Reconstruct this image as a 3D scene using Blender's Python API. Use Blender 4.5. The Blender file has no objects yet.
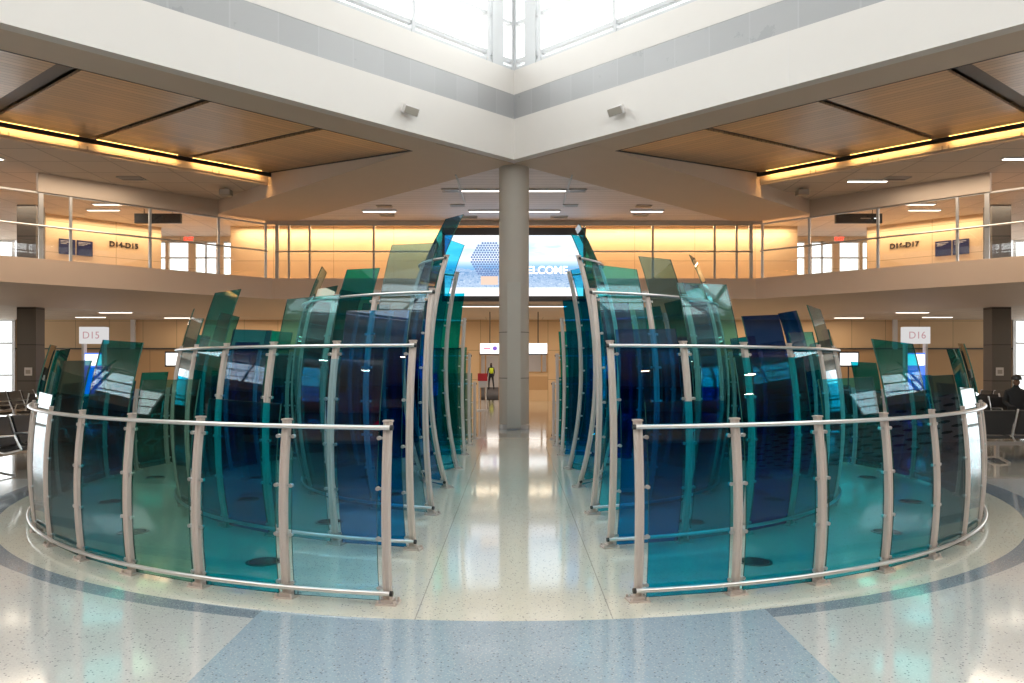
import bpy, bmesh, math, random
from math import sin, cos, pi, sqrt, asin, radians
from mathutils import Vector, Matrix
random.seed(7)
SC = bpy.context.scene
COL = SC.collection
R2 = sqrt(2)

# ------------------------------------------------------------------ materials
def new_mat(name):
    m = bpy.data.materials.new(name); m.use_nodes = True
    nt = m.node_tree; nt.nodes.clear()
    out = nt.nodes.new('ShaderNodeOutputMaterial')
    return m, nt, out

def N(nt, typ, **kw):
    n = nt.nodes.new(typ)
    for k, v in kw.items():
        if k in n.inputs: n.inputs[k].default_value = v
        else: setattr(n, k, v)
    return n

def math_n(nt, op, a, b=None, c=None):
    n = nt.nodes.new('ShaderNodeMath'); n.operation = op
    for i, v in enumerate((a, b, c)):
        if v is None: continue
        if isinstance(v, (int, float)): n.inputs[i].default_value = v
        else: nt.links.new(v, n.inputs[i])
    return n.outputs[0]

def mixc(nt, fac, a, b):
    n = nt.nodes.new('ShaderNodeMix'); n.data_type = 'RGBA'
    if isinstance(fac, (int, float)): n.inputs[0].default_value = fac
    else: nt.links.new(fac, n.inputs[0])
    for i, v in ((6, a), (7, b)):
        if isinstance(v, tuple): n.inputs[i].default_value = (*v[:3], 1)
        else: nt.links.new(v, n.inputs[i])
    return n.outputs[2]

def paint(name, col, rough=0.5, metal=0.0, var=0.06, scale=2.0, spec=0.5, coat=0.0, bump=0.0):
    m, nt, out = new_mat(name)
    p = N(nt, 'ShaderNodeBsdfPrincipled', Roughness=rough, Metallic=metal)
    p.inputs['Specular IOR Level'].default_value = spec
    p.inputs['Coat Weight'].default_value = coat
    tc = N(nt, 'ShaderNodeTexCoord')
    no = N(nt, 'ShaderNodeTexNoise', Scale=scale, Detail=4.0)
    nt.links.new(tc.outputs['Object'], no.inputs['Vector'])
    lo = tuple(c * (1 - var) for c in col); hi = tuple(min(1, c * (1 + var)) for c in col)
    nt.links.new(mixc(nt, no.outputs[0], lo, hi), p.inputs['Base Color'])
    if bump:
        b = N(nt, 'ShaderNodeBump', Strength=bump, Distance=0.01)
        n2 = N(nt, 'ShaderNodeTexNoise', Scale=scale * 30, Detail=3.0)
        nt.links.new(tc.outputs['Object'], n2.inputs['Vector'])
        nt.links.new(n2.outputs[0], b.inputs['Height']); nt.links.new(b.outputs[0], p.inputs['Normal'])
    nt.links.new(p.outputs[0], out.inputs[0])
    return m

def emit(name, col, strength):
    m, nt, out = new_mat(name)
    e = N(nt, 'ShaderNodeEmission', Color=(*col, 1), Strength=strength)
    nt.links.new(e.outputs[0], out.inputs[0])
    return m

def thin_glass(name, col, ior=1.5, rough=0.0, boost=1.0):
    """pane with two faces: tinted where the ray enters, mirror-like by Fresnel on both"""
    m, nt, out = new_mat(name)
    geo = N(nt, 'ShaderNodeNewGeometry')
    bf = geo.outputs['Backfacing']
    i = math_n(nt, 'MULTIPLY_ADD', bf, (1 / ior - ior), ior)
    fr = N(nt, 'ShaderNodeFresnel'); nt.links.new(i, fr.inputs['IOR'])
    f = math_n(nt, 'MULTIPLY', fr.outputs[0], boost)
    tr = N(nt, 'ShaderNodeBsdfTransparent')
    nt.links.new(mixc(nt, bf, col, (1, 1, 1)), tr.inputs[0])
    gl = N(nt, 'ShaderNodeBsdfGlossy', Roughness=rough)
    mx = N(nt, 'ShaderNodeMixShader')
    nt.links.new(f, mx.inputs[0]); nt.links.new(tr.outputs[0], mx.inputs[1]); nt.links.new(gl.outputs[0], mx.inputs[2])
    nt.links.new(mx.outputs[0], out.inputs[0])
    return m

def lined(name, col, line_col, px, py, wx=0.02, wy=0.02, rough=0.6, var=0.04, offx=0.0, offy=0.0, axes='XY', spec=0.4, grain=0.0):
    """panel joints every px / py metres along two object axes (0 = none)"""
    m, nt, out = new_mat(name)
    p = N(nt, 'ShaderNodeBsdfPrincipled', Roughness=rough)
    p.inputs['Specular IOR Level'].default_value = spec
    tc = N(nt, 'ShaderNodeTexCoord'); sp = N(nt, 'ShaderNodeSeparateXYZ')
    nt.links.new(tc.outputs['Object'], sp.inputs[0])
    mask = None; cell = 0
    for ax, per, w, off in ((axes[0], px, wx, offx), (axes[1], py, wy, offy)):
        if not per: continue
        q = math_n(nt, 'ADD', sp.outputs[ax], off + 1000 * per)
        q = math_n(nt, 'DIVIDE', q, per)
        fr = math_n(nt, 'FRACT', q)
        l = math_n(nt, 'LESS_THAN', fr, w / per)
        mask = l if mask is None else math_n(nt, 'MAXIMUM', mask, l)
        fl = math_n(nt, 'FLOOR', q)
        cell = math_n(nt, 'MULTIPLY_ADD', fl, 12.9898 if ax == axes[0] else 78.233, cell)
    rnd = math_n(nt, 'FRACT', math_n(nt, 'MULTIPLY', math_n(nt, 'SINE', cell), 43758.5))
    lo = tuple(c * (1 - var) for c in col); hi = tuple(min(1, c * (1 + var)) for c in col)
    base = mixc(nt, rnd, lo, hi)
    if grain:
        no = N(nt, 'ShaderNodeTexNoise', Scale=3.0, Detail=5.0)
        mp = N(nt, 'ShaderNodeMapping'); mp.inputs['Scale'].default_value = (0.6, 8, 8)
        nt.links.new(tc.outputs['Object'], mp.inputs[0]); nt.links.new(mp.outputs[0], no.inputs['Vector'])
        base = mixc(nt, math_n(nt, 'MULTIPLY', no.outputs[0], grain), base, tuple(c * 0.35 for c in col))
    nt.links.new(mixc(nt, mask, base, line_col), p.inputs['Base Color'])
    nt.links.new(p.outputs[0], out.inputs[0])
    return m

CX, CY = -0.04, 11.15            # centre of the concentric screens

def floor_mat():
    m, nt, out = new_mat('terrazzo floor')
    geo = N(nt, 'ShaderNodeNewGeometry'); sp = N(nt, 'ShaderNodeSeparateXYZ')
    nt.links.new(geo.outputs['Position'], sp.inputs[0])
    x, y = sp.outputs['X'], sp.outputs['Y']
    dx = math_n(nt, 'SUBTRACT', x, CX); dy = math_n(nt, 'SUBTRACT', y, CY)
    r = math_n(nt, 'SQRT', math_n(nt, 'ADD', math_n(nt, 'MULTIPLY', dx, dx), math_n(nt, 'MULTIPLY', dy, dy)))
    cream = (0.76, 0.72, 0.60); blue = (0.37, 0.465, 0.54); grey = (0.60, 0.60, 0.585); slate = (0.25, 0.30, 0.35); tan = (0.50, 0.46, 0.38)
    # chips
    def chips(scale, thr, seed):
        v = N(nt, 'ShaderNodeTexVoronoi', Scale=scale); v.feature = 'F1'
        mp = N(nt, 'ShaderNodeMapping'); mp.inputs['Location'].default_value = (seed, seed, 0)
        nt.links.new(geo.outputs['Position'], mp.inputs[0]); nt.links.new(mp.outputs[0], v.inputs['Vector'])
        return v, math_n(nt, 'LESS_THAN', v.outputs['Distance'], thr)
    # zones
    front = math_n(nt, 'LESS_THAN', math_n(nt, 'ABSOLUTE', x), 1.69)
    nearY = math_n(nt, 'LESS_THAN', y, 11.0)
    wedge = math_n(nt, 'MULTIPLY', front, nearY)
    c = mixc(nt, wedge, grey, blue)
    # far floor warmer with grey strips
    far = math_n(nt, 'GREATER_THAN', y, 11.0)
    c = mixc(nt, far, c, tan)
    band = math_n(nt, 'LESS_THAN', math_n(nt, 'ABSOLUTE', math_n(nt, 'SUBTRACT', y, 13.2)), 0.35)
    c = mixc(nt, band, c, slate)
    band2 = math_n(nt, 'LESS_THAN', math_n(nt, 'ABSOLUTE', math_n(nt, 'SUBTRACT', y, 19.2)), 0.5)
    c = mixc(nt, band2, c, slate)
    ymr = N(nt, 'ShaderNodeMapRange'); nt.links.new(y, ymr.inputs[0]); ymr.inputs[1].default_value = 6.0; ymr.inputs[2].default_value = 12.0; ymr.inputs[3].default_value = 6.40; ymr.inputs[4].default_value = 6.68
    ring = math_n(nt, 'LESS_THAN', r, ymr.outputs[0])
    ringc = mixc(nt, wedge, slate, blue)
    c = mixc(nt, ring, c, ringc)
    disc = math_n(nt, 'LESS_THAN', r, 6.24)
    aisle = math_n(nt, 'MULTIPLY', math_n(nt, 'LESS_THAN', math_n(nt, 'ABSOLUTE', x), 0.62), math_n(nt, 'GREATER_THAN', y, 5))
    c = mixc(nt, disc, c, cream)
    # joints in the disc along the aisle
    jx = math_n(nt, 'LESS_THAN', math_n(nt, 'ABSOLUTE', math_n(nt, 'SUBTRACT', math_n(nt, 'ABSOLUTE', x), 0.64)), 0.004)
    c = mixc(nt, math_n(nt, 'MULTIPLY', jx, disc), c, (0.45, 0.42, 0.36))
    no = N(nt, 'ShaderNodeTexNoise', Scale=0.8, Detail=3.0)
    nt.links.new(geo.outputs['Position'], no.inputs['Vector'])
    c = mixc(nt, math_n(nt, 'MULTIPLY', no.outputs[0], 0.12), c, (0.4, 0.4, 0.4))
    v1, k1 = chips(42, 0.24, 3.1)
    v2, k2 = chips(60, 0.3, 7.7)
    v3, k3 = chips(45, 0.25, 11.3)
    sel = math_n(nt, 'GREATER_THAN', math_n(nt, 'FRACT', math_n(nt, 'MULTIPLY', v1.outputs['Color'], 7.13)), 0.55)
    c = mixc(nt, math_n(nt, 'MULTIPLY', math_n(nt, 'MULTIPLY', k1, sel), 0.75), c, (0.13, 0.14, 0.16))
    c = mixc(nt, math_n(nt, 'MULTIPLY', k2, 0.35), c, (0.75, 0.74, 0.70))
    c = mixc(nt, math_n(nt, 'MULTIPLY', k3, 0.22), c, (0.22, 0.24, 0.27))
    p = N(nt, 'ShaderNodeBsdfPrincipled', Roughness=0.09)
    p.inputs['Specular IOR Level'].default_value = 0.6
    p.inputs['Coat Weight'].default_value = 0.35; p.inputs['Coat Roughness'].default_value = 0.06
    nt.links.new(c, p.inputs['Base Color'])
    b = N(nt, 'ShaderNodeBump', Strength=0.02, Distance=0.02)
    n2 = N(nt, 'ShaderNodeTexNoise', Scale=2.5, Detail=2.0)
    nt.links.new(geo.outputs['Position'], n2.inputs['Vector'])
    nt.links.new(n2.outputs[0], b.inputs['Height']); nt.links.new(b.outputs[0], p.inputs['Normal'])
    nt.links.new(p.outputs[0], out.inputs[0])
    return m

def band_mat():
    m, nt, out = new_mat('brushed grey metal band')
    tc = N(nt, 'ShaderNodeTexCoord'); sp = N(nt, 'ShaderNodeSeparateXYZ')
    nt.links.new(tc.outputs['Object'], sp.inputs[0])
    d = math_n(nt, 'SQRT', math_n(nt, 'ADD', math_n(nt, 'POWER', math_n(nt, 'ABSOLUTE', sp.outputs['X']), 2.0), math_n(nt, 'POWER', math_n(nt, 'ABSOLUTE', sp.outputs['Y']), 2.0)))
    seg = math_n(nt, 'DIVIDE', d, 0.42)
    rnd = math_n(nt, 'FRACT', math_n(nt, 'MULTIPLY', math_n(nt, 'SINE', math_n(nt, 'MULTIPLY', math_n(nt, 'FLOOR', seg), 12.99)), 437.5))
    joint = math_n(nt, 'LESS_THAN', math_n(nt, 'FRACT', seg), 0.03)
    c = mixc(nt, rnd, (0.40, 0.40, 0.405), (0.43, 0.43, 0.435))
    n1 = N(nt, 'ShaderNodeTexNoise', Scale=1.6, Detail=6.0, Roughness=0.7)
    nt.links.new(tc.outputs['Object'], n1.inputs['Vector'])
    blot = math_n(nt, 'MULTIPLY', math_n(nt, 'GREATER_THAN', n1.outputs[0], 0.62), 0.35)
    c = mixc(nt, blot, c, (0.26, 0.27, 0.28))
    c = mixc(nt, math_n(nt, 'MULTIPLY', joint, 0.25), c, (0.55, 0.56, 0.57))
    p = N(nt, 'ShaderNodeBsdfPrincipled', Roughness=0.5, Metallic=0.2)
    nt.links.new(c, p.inputs['Base Color']); nt.links.new(p.outputs[0], out.inputs[0])
    return m

M = dict(
    white=paint('white wall paint', (0.80, 0.77, 0.72), 0.6),
    fascia=paint('off white fascia panel', (0.77, 0.73, 0.69), 0.55, var=0.02),
    soffit=paint('warm grey soffit paint', (0.68, 0.56, 0.46), 0.7, var=0.03),
    slab=paint('beige balcony paint', (0.74, 0.56, 0.43), 0.6, var=0.03),
    band=band_mat(),
    wood=lined('wood plank ceiling', (0.52, 0.335, 0.18), (0.11, 0.06, 0.03), 0, 0.22, wy=0.018, rough=0.33, var=0.14, grain=0.35),
    dark=paint('dark metal', (0.03, 0.028, 0.027), 0.5),
    darkbeam=paint('dark grey beam', (0.07, 0.065, 0.06), 0.5),
    tile=lined('ceiling tile', (0.68, 0.59, 0.51), (0.42, 0.36, 0.31), 1.22, 1.22, wx=0.03, wy=0.03, rough=0.8, var=0.03),
    plank=lined('linear white ceiling', (0.88, 0.83, 0.86), (0.55, 0.51, 0.53), 0, 0.30, wy=0.02, rough=0.6, var=0.03),
    roof=paint('white roof', (0.85, 0.85, 0.85), 0.7),
    frame=paint('white window frame', (0.62, 0.63, 0.64), 0.4, var=0.02),
    alu=paint('satin aluminium', (0.55, 0.53, 0.51), 0.35, metal=0.7, var=0.03),
    post=paint('warm grey coated post', (0.56, 0.475, 0.425), 0.42, metal=0.08, var=0.03, scale=5),
    rail=paint('brushed steel rail', (0.72, 0.70, 0.68), 0.28, metal=0.85, var=0.03),
    steel=paint('polished steel', (0.55, 0.54, 0.52), 0.4, metal=1.0, var=0.02),
    black=paint('black plastic', (0.015, 0.015, 0.016), 0.45),
    vinyl=paint('black vinyl', (0.018, 0.018, 0.020), 0.42, var=0.2, scale=6, bump=0.2),
    chrome=paint('cast aluminium', (0.60, 0.60, 0.60), 0.28, metal=0.9, var=0.03),
    column=paint('grey beige column paint', (0.43, 0.385, 0.33), 0.55, var=0.05, scale=1.5),
    colpanel=paint('column access panel', (0.42, 0.39, 0.34), 0.5, var=0.04),
    seam=paint('dark seam', (0.12, 0.11, 0.10), 0.6),
    pillar=lined('dark grey pillar panels', (0.155, 0.135, 0.115), (0.05, 0.045, 0.04), 0, 1.25, wy=0.03, rough=0.5, axes='XZ', offy=0.2),
    panelwall=lined('beige wall panel', (0.72, 0.50, 0.29), (0.36, 0.24, 0.13), 1.5, 1.3, wx=0.02, wy=0.02, rough=0.5, axes='XZ', offy=0.35),
    upwall=lined('upper wall panel', (0.74, 0.55, 0.36), (0.42, 0.28, 0.16), 2.4, 1.15, wx=0.02, wy=0.02, rough=0.5, axes='XZ', offy=0.0, var=0.02),
    lowwall=lined('lower wall laminate', (0.55, 0.34, 0.17), (0.28, 0.17, 0.08), 1.8, 0, wx=0.02, rough=0.45, axes='XZ'),
    carpet=paint('dark carpet', (0.05, 0.042, 0.04), 0.95, var=0.3, scale=20),
    navy=paint('navy sign panel', (0.012, 0.018, 0.09), 0.4),
    signwhite=emit('lit white sign', (1, 0.98, 0.96), 1.5),
    kiosk=paint('white kiosk laminate', (0.78, 0.74, 0.72), 0.4),
    strip=emit('strip lamp', (1.0, 0.88, 0.74), 3.2),
    stripcool=emit('cool strip lamp', (1.0, 0.90, 0.84), 2.6),
    cove=emit('amber cove lamp', (1.0, 0.52, 0.13), 7.0),
    redlit=emit('red lit letters', (1.0, 0.06, 0.03), 2.5),
    red=paint('red panel', (0.65, 0.02, 0.03), 0.4),
    text=paint('dark letters', (0.03, 0.025, 0.025), 0.5),
    pink=emit('pale pink letters', (0.75, 0.42, 0.45), 0.55),
    whitetext=emit('white letters', (1, 1, 1), 1.6),
    skin=paint('brown skin', (0.22, 0.12, 0.08), 0.55),
    hivis=paint('yellow safety vest', (0.65, 0.75, 0.02), 0.6),
    darkcloth=paint('dark cloth', (0.02, 0.022, 0.025), 0.85),
    khaki=paint('khaki cloth', (0.22, 0.16, 0.09), 0.85),
    floor=floor_mat(),
    windowglass=thin_glass('clear window glass', (0.93, 0.96, 0.95)),
    balglass=thin_glass('clear balustrade glass', (0.93, 0.95, 0.94)),
    discglass=paint('dark lens', (0.035, 0.05, 0.055), 0.2),
    discrim=paint('disc rim', (0.10, 0.11, 0.11), 0.3, metal=0.8),
    lightbox=emit('glowing white box', (0.95, 0.93, 0.92), 0.6),
    bluelit=emit('blue display', (0.10, 0.22, 0.85), 1.2),
    rearwall=paint('dim rear wall', (0.22, 0.17, 0.14), 0.6),
    edge=paint('green glass edge', (0.02, 0.10, 0.08), 0.2),
)
GL = dict(
    teal=thin_glass('teal glass', (0.003, 0.46, 0.58)),
    tealblue=thin_glass('blue green glass', (0.002, 0.43, 0.64)),
    green=thin_glass('deep green glass', (0.005, 0.34, 0.42)),
    blue=thin_glass('blue glass', (0.002, 0.27, 0.62)),
    deep=thin_glass('deep blue glass', (0.003, 0.06, 0.42)),
    cyan=thin_glass('bright cyan glass', (0.08, 0.70, 0.86)),
    clear=thin_glass('pale blue glass', (0.50, 0.84, 1.0)),
    sage=thin_glass('sage glass', (0.26, 0.52, 0.62)),
    moss=thin_glass('moss tinted glass', (0.24, 0.54, 0.45)),
    smoke=thin_glass('smoke grey glass', (0.08, 0.26, 0.31)),
    aqua=thin_glass('aqua glass', (0.12, 0.55, 0.58)),
)
GNAME = dict(moss='pale green tinted glass panel', teal='dark teal tinted glass panel', tealblue='blue-green tinted glass panel', green='deep green tinted glass panel', blue='blue tinted glass panel',
             deep='deep blue tinted glass panel', cyan='bright cyan tinted glass panel', clear='almost clear pale blue glass panel', sage='pale sage green glass panel',
             smoke='smoky grey glass panel', aqua='light aqua glass panel')

def perf_mat():
    m, nt, out = new_mat('perforated mauve panel')
    geo = N(nt, 'ShaderNodeNewGeometry'); sp = N(nt, 'ShaderNodeSeparateXYZ'); nt.links.new(geo.outputs['Position'], sp.inputs[0])
    row = math_n(nt, 'FLOOR', math_n(nt, 'DIVIDE', math_n(nt, 'ADD', sp.outputs['Z'], 10), 0.42))
    u = math_n(nt, 'ADD', math_n(nt, 'DIVIDE', math_n(nt, 'ADD', sp.outputs['Y'], 100), 0.9), math_n(nt, 'MULTIPLY', row, 0.5))
    fu = math_n(nt, 'SUBTRACT', math_n(nt, 'FRACT', u), 0.5)
    fz = math_n(nt, 'SUBTRACT', math_n(nt, 'FRACT', math_n(nt, 'DIVIDE', math_n(nt, 'ADD', sp.outputs['Z'], 10), 0.42)), 0.5)
    d = math_n(nt, 'ADD', math_n(nt, 'MULTIPLY', fu, fu), math_n(nt, 'MULTIPLY', fz, fz))
    hole = math_n(nt, 'LESS_THAN', d, 0.07)
    p = N(nt, 'ShaderNodeBsdfPrincipled', Roughness=0.5)
    nt.links.new(mixc(nt, hole, (0.62, 0.46, 0.48), (0.02, 0.02, 0.03)), p.inputs['Base Color'])
    nt.links.new(p.outputs[0], out.inputs[0]); return m
M['perf'] = perf_mat()

# ------------------------------------------------------------------ mesh helpers
class MB:
    def __init__(self, f=None): self.v = []; self.f = []; self.map = f
    def box(self, x0, x1, y0, y1, z0, z1, mat=None):
        b = len(self.v)
        for z in (z0, z1):
            for (x, y) in ((x0, y0), (x1, y0), (x1, y1), (x0, y1)):
                p = Vector((x, y, z)); self.v.append(tuple(mat @ p) if mat is not None else tuple(p))
        self.f += [tuple(b + i for i in q) for q in ((0, 3, 2, 1), (4, 5, 6, 7), (0, 1, 5, 4), (1, 2, 6, 5), (2, 3, 7, 6), (3, 0, 4, 7))]
        return self
    def prism(self, pts, z0, z1):
        """vertical prism on a polygon of (x, y) or (x, y, z-offset)"""
        n = len(pts); b = len(self.v)
        for z in (z0, z1):
            for p in pts: self.v.append((p[0], p[1], z + (p[2] if len(p) > 2 else 0)))
        self.f.append(tuple(b + n - 1 - i for i in range(n))); self.f.append(tuple(b + n + i for i in range(n)))
        for i in range(n):
            j = (i + 1) % n; self.f.append((b + i, b + j, b + n + j, b + n + i))
        return self
    def sweep(self, path, sec, up=(0, 0, 1), closed=False):
        """sweep section [(u,v)] along path of Vectors; u along side, v along up"""
        n = len(sec); b = len(self.v); P = [Vector(p) for p in path]; m = len(P)
        for i, p in enumerate(P):
            if closed: t = (P[(i + 1) % m] - P[i - 1]).normalized()
            else: t = (P[min(i + 1, m - 1)] - P[max(i - 1, 0)]).normalized()
            u = t.cross(Vector(up))
            if u.length < 1e-4: u = t.cross(Vector((1, 0, 0)))
            u.normalize(); w = u.cross(t).normalized()
            for (a, c) in sec: self.v.append(tuple(p + u * a + w * c))
        for i in range(m - (0 if closed else 1)):
            for j in range(n):
                k = (j + 1) % n; i2 = (i + 1) % m
                self.f.append((b + i * n + j, b + i * n + k, b + i2 * n + k, b + i2 * n + j))
        if not closed:
            self.f.append(tuple(b + j for j in reversed(range(n)))); self.f.append(tuple(b + (m - 1) * n + j for j in range(n)))
        return self
    def tube(self, path, r, k=8, closed=False, up=(0, 0, 1)):
        return self.sweep(path, [(r * cos(2 * pi * i / k), r * sin(2 * pi * i / k)) for i in range(k)], up, closed)
    def lathe(self, prof, k=24, c=(0, 0, 0)):
        b = len(self.v); n = len(prof)
        for i in range(k):
            a = 2 * pi * i / k
            for (r, z) in prof: self.v.append((c[0] + r * cos(a), c[1] + r * sin(a), c[2] + z))
        for i in range(k):
            i2 = (i + 1) % k
            for j in range(n - 1): self.f.append((b + i * n + j, b + i2 * n + j, b + i2 * n + j + 1, b + i * n + j + 1))
        self.f.append(tuple(b + i * n for i in reversed(range(k)))); self.f.append(tuple(b + i * n + n - 1 for i in range(k)))
        return self
    def mesh(self, name, mats, smooth=False, bevel=0):
        me = bpy.data.meshes.new(name)
        vs = [self.map(*p) for p in self.v] if self.map else self.v
        me.from_pydata([tuple(p) for p in vs], [], self.f); me.update()
        bm = bmesh.new(); bm.from_mesh(me)
        bmesh.ops.recalc_face_normals(bm, faces=bm.faces)
        if bevel:
            es = [e for e in bm.edges if len(e.link_faces) == 2 and e.calc_face_angle(0) > 0.5]
            bmesh.ops.bevel(bm, geom=es, offset=bevel, segments=2, affect='EDGES', clamp_overlap=True)
        bm.to_mesh(me); bm.free()
        for m in (mats if isinstance(mats, (list, tuple)) else [mats]): me.materials.append(m)
        if smooth:
            for p in me.polygons: p.use_smooth = True
            me.set_sharp_from_angle(angle=radians(40))
        return me
    def build(self, name, mat, parent=None, loc=None, rotz=0, smooth=False, bevel=0, label=None):
        o = bpy.data.objects.new(name, self.mesh(name, mat, smooth, bevel)); COL.objects.link(o)
        if parent: o.parent = parent
        if loc: o.location = loc
        if rotz: o.rotation_euler.z = rotz
        if label: o['label'] = label
        return o

def struct(o): o['kind'] = 'structure'; return o
def tag(o, label, cat, group=None):
    o['label'] = label; o['category'] = cat
    if group: o['group'] = group
    return o
def thing(name, label, cat, loc=(0, 0, 0), rotz=0, group=None):
    o = bpy.data.objects.new(name, None); COL.objects.link(o); o.empty_display_size = 0.2
    o.location = loc; o.rotation_euler.z = rotz
    return tag(o, label, cat, group)
def inst(name, me, parent, loc=(0, 0, 0), rotz=0):
    o = bpy.data.objects.new(name, me); COL.objects.link(o); o.parent = parent; o.location = loc; o.rotation_euler.z = rotz
    return o
def copy_tree(o, parent=None):
    c = o.copy(); COL.objects.link(c); c.parent = parent
    for ch in [k for k in CH.get(o.name, [])]: copy_tree(ch, c)
    return c
CH = {}
def index_children(root):
    kids = [o for o in COL.objects if o.parent == root]
    CH[root.name] = kids
    for k in kids: index_children(k)

def text(name, s, size, mat, loc, rot, parent=None, align='CENTER', ext=0.004, offset=0.0, spacing=1.0):
    cu = bpy.data.curves.new(name, 'FONT'); cu.body = s; cu.size = size; cu.align_x = align; cu.align_y = 'CENTER'
    cu.extrude = ext; cu.offset = offset; cu.space_character = spacing
    cu.materials.append(mat)
    o = bpy.data.objects.new(name, cu); COL.objects.link(o)
    o.location = loc; o.rotation_euler = rot
    me = bpy.data.meshes.new_from_object(o)
    o2 = bpy.data.objects.new(name, me); COL.objects.link(o2); o2.location = loc; o2.rotation_euler = rot
    bpy.data.objects.remove(o)
    if parent: o2.parent = parent
    return o2

def area(name, loc, rot, sx, sy, power, col=(1, 1, 1), spread=pi):
    l = bpy.data.lights.new(name, 'AREA'); l.shape = 'RECTANGLE'; l.size = sx; l.size_y = sy; l.energy = power; l.color = col; l.spread = spread
    o = bpy.data.objects.new(name, l); COL.objects.link(o); o.location = loc; o.rotation_euler = rot
    return o

# ------------------------------------------------------------------ the hall
def dmap(sx, sy=1):
    """s runs along the atrium edge from the corner over the column, w outwards"""
    if sy > 0: return lambda s, w, z: (sx * (s + w) / R2, 18.9 + (w - s) / R2, z)
    return lambda s, w, z: (sx * (s + w) / R2, -10.9 - (w - s) / R2, z)
def wpt(sx, s, w): return Vector((sx * (s + w) / R2, 18.9 + (w - s) / R2))

struct(MB().box(-34, 34, -16, 56, -0.12, 0).build('floor', M['floor']))
struct(MB().box(-4.0, 4.0, 35.2, 53.8, 0.0, 0.012).build('floor', M['carpet']))

SIDE = {-1: 'left', 1: 'right'}
L_S = 21.07
for sx in (-1, 1):
    for sy in (1, -1):
        f = dmap(sx, sy)
        nm = SIDE[sx] + ('' if sy > 0 else '_rear')
        struct(MB(f).box(0, L_S, 0, 0.25, 6.70, 7.70).build('wall_' + nm, M['fascia']))
        struct(MB(f).box(-0.006, L_S, 0.006, 0.25, 7.70, 8.30).build('trim_1', M['band']))
        struct(MB(f).box(0, L_S, 0, 0.25, 8.30, 8.90).build('wall_' + nm + '_upper', M['fascia']))
        # joint grooves in the fascia
        for js in (7.05, 14.1):
            struct(MB(f).box(js, js + 0.012, -0.002, 0.01, 6.70, 7.70).build('trim_2', M['kiosk']))
        # edge beam soffit and back
        struct(MB(f).box(2.235, L_S + 0.3, 0.25, 1.15, 6.70, 7.9).build('ceiling', M['soffit']))
        # clerestory window: glass + frame
        w = MB(f)
        for z0, z1 in ((8.90, 8.98), (9.08, 9.17), (10.02, 10.10), (11.2, 11.28), (12.4, 12.6)): w.box(0.0, L_S, 0.03, 0.15, z0, z1)
        s = 0.0
        for (s0, s1) in [(0.0, 0.07), (0.36, 0.72), (0.80, 0.90)] + [(3.05 + i * 2.2, 3.14 + i * 2.2) for i in range(9)]: w.box(s0, s1, 0.0, 0.18, 8.90, 12.6)
        wf = w.build('window_1', M['frame']); struct(wf)
        g = MB(f).box(0, L_S, 0.10, 0.112, 8.95, 12.5).build('pane', M['windowglass'], wf)

RL = 12.6
struct(MB().prism([(0, 19.3), (-15.3, 4), (0, -11.3), (15.3, 4)], RL, RL + 0.2).build('ceiling', M['roof']))

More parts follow.
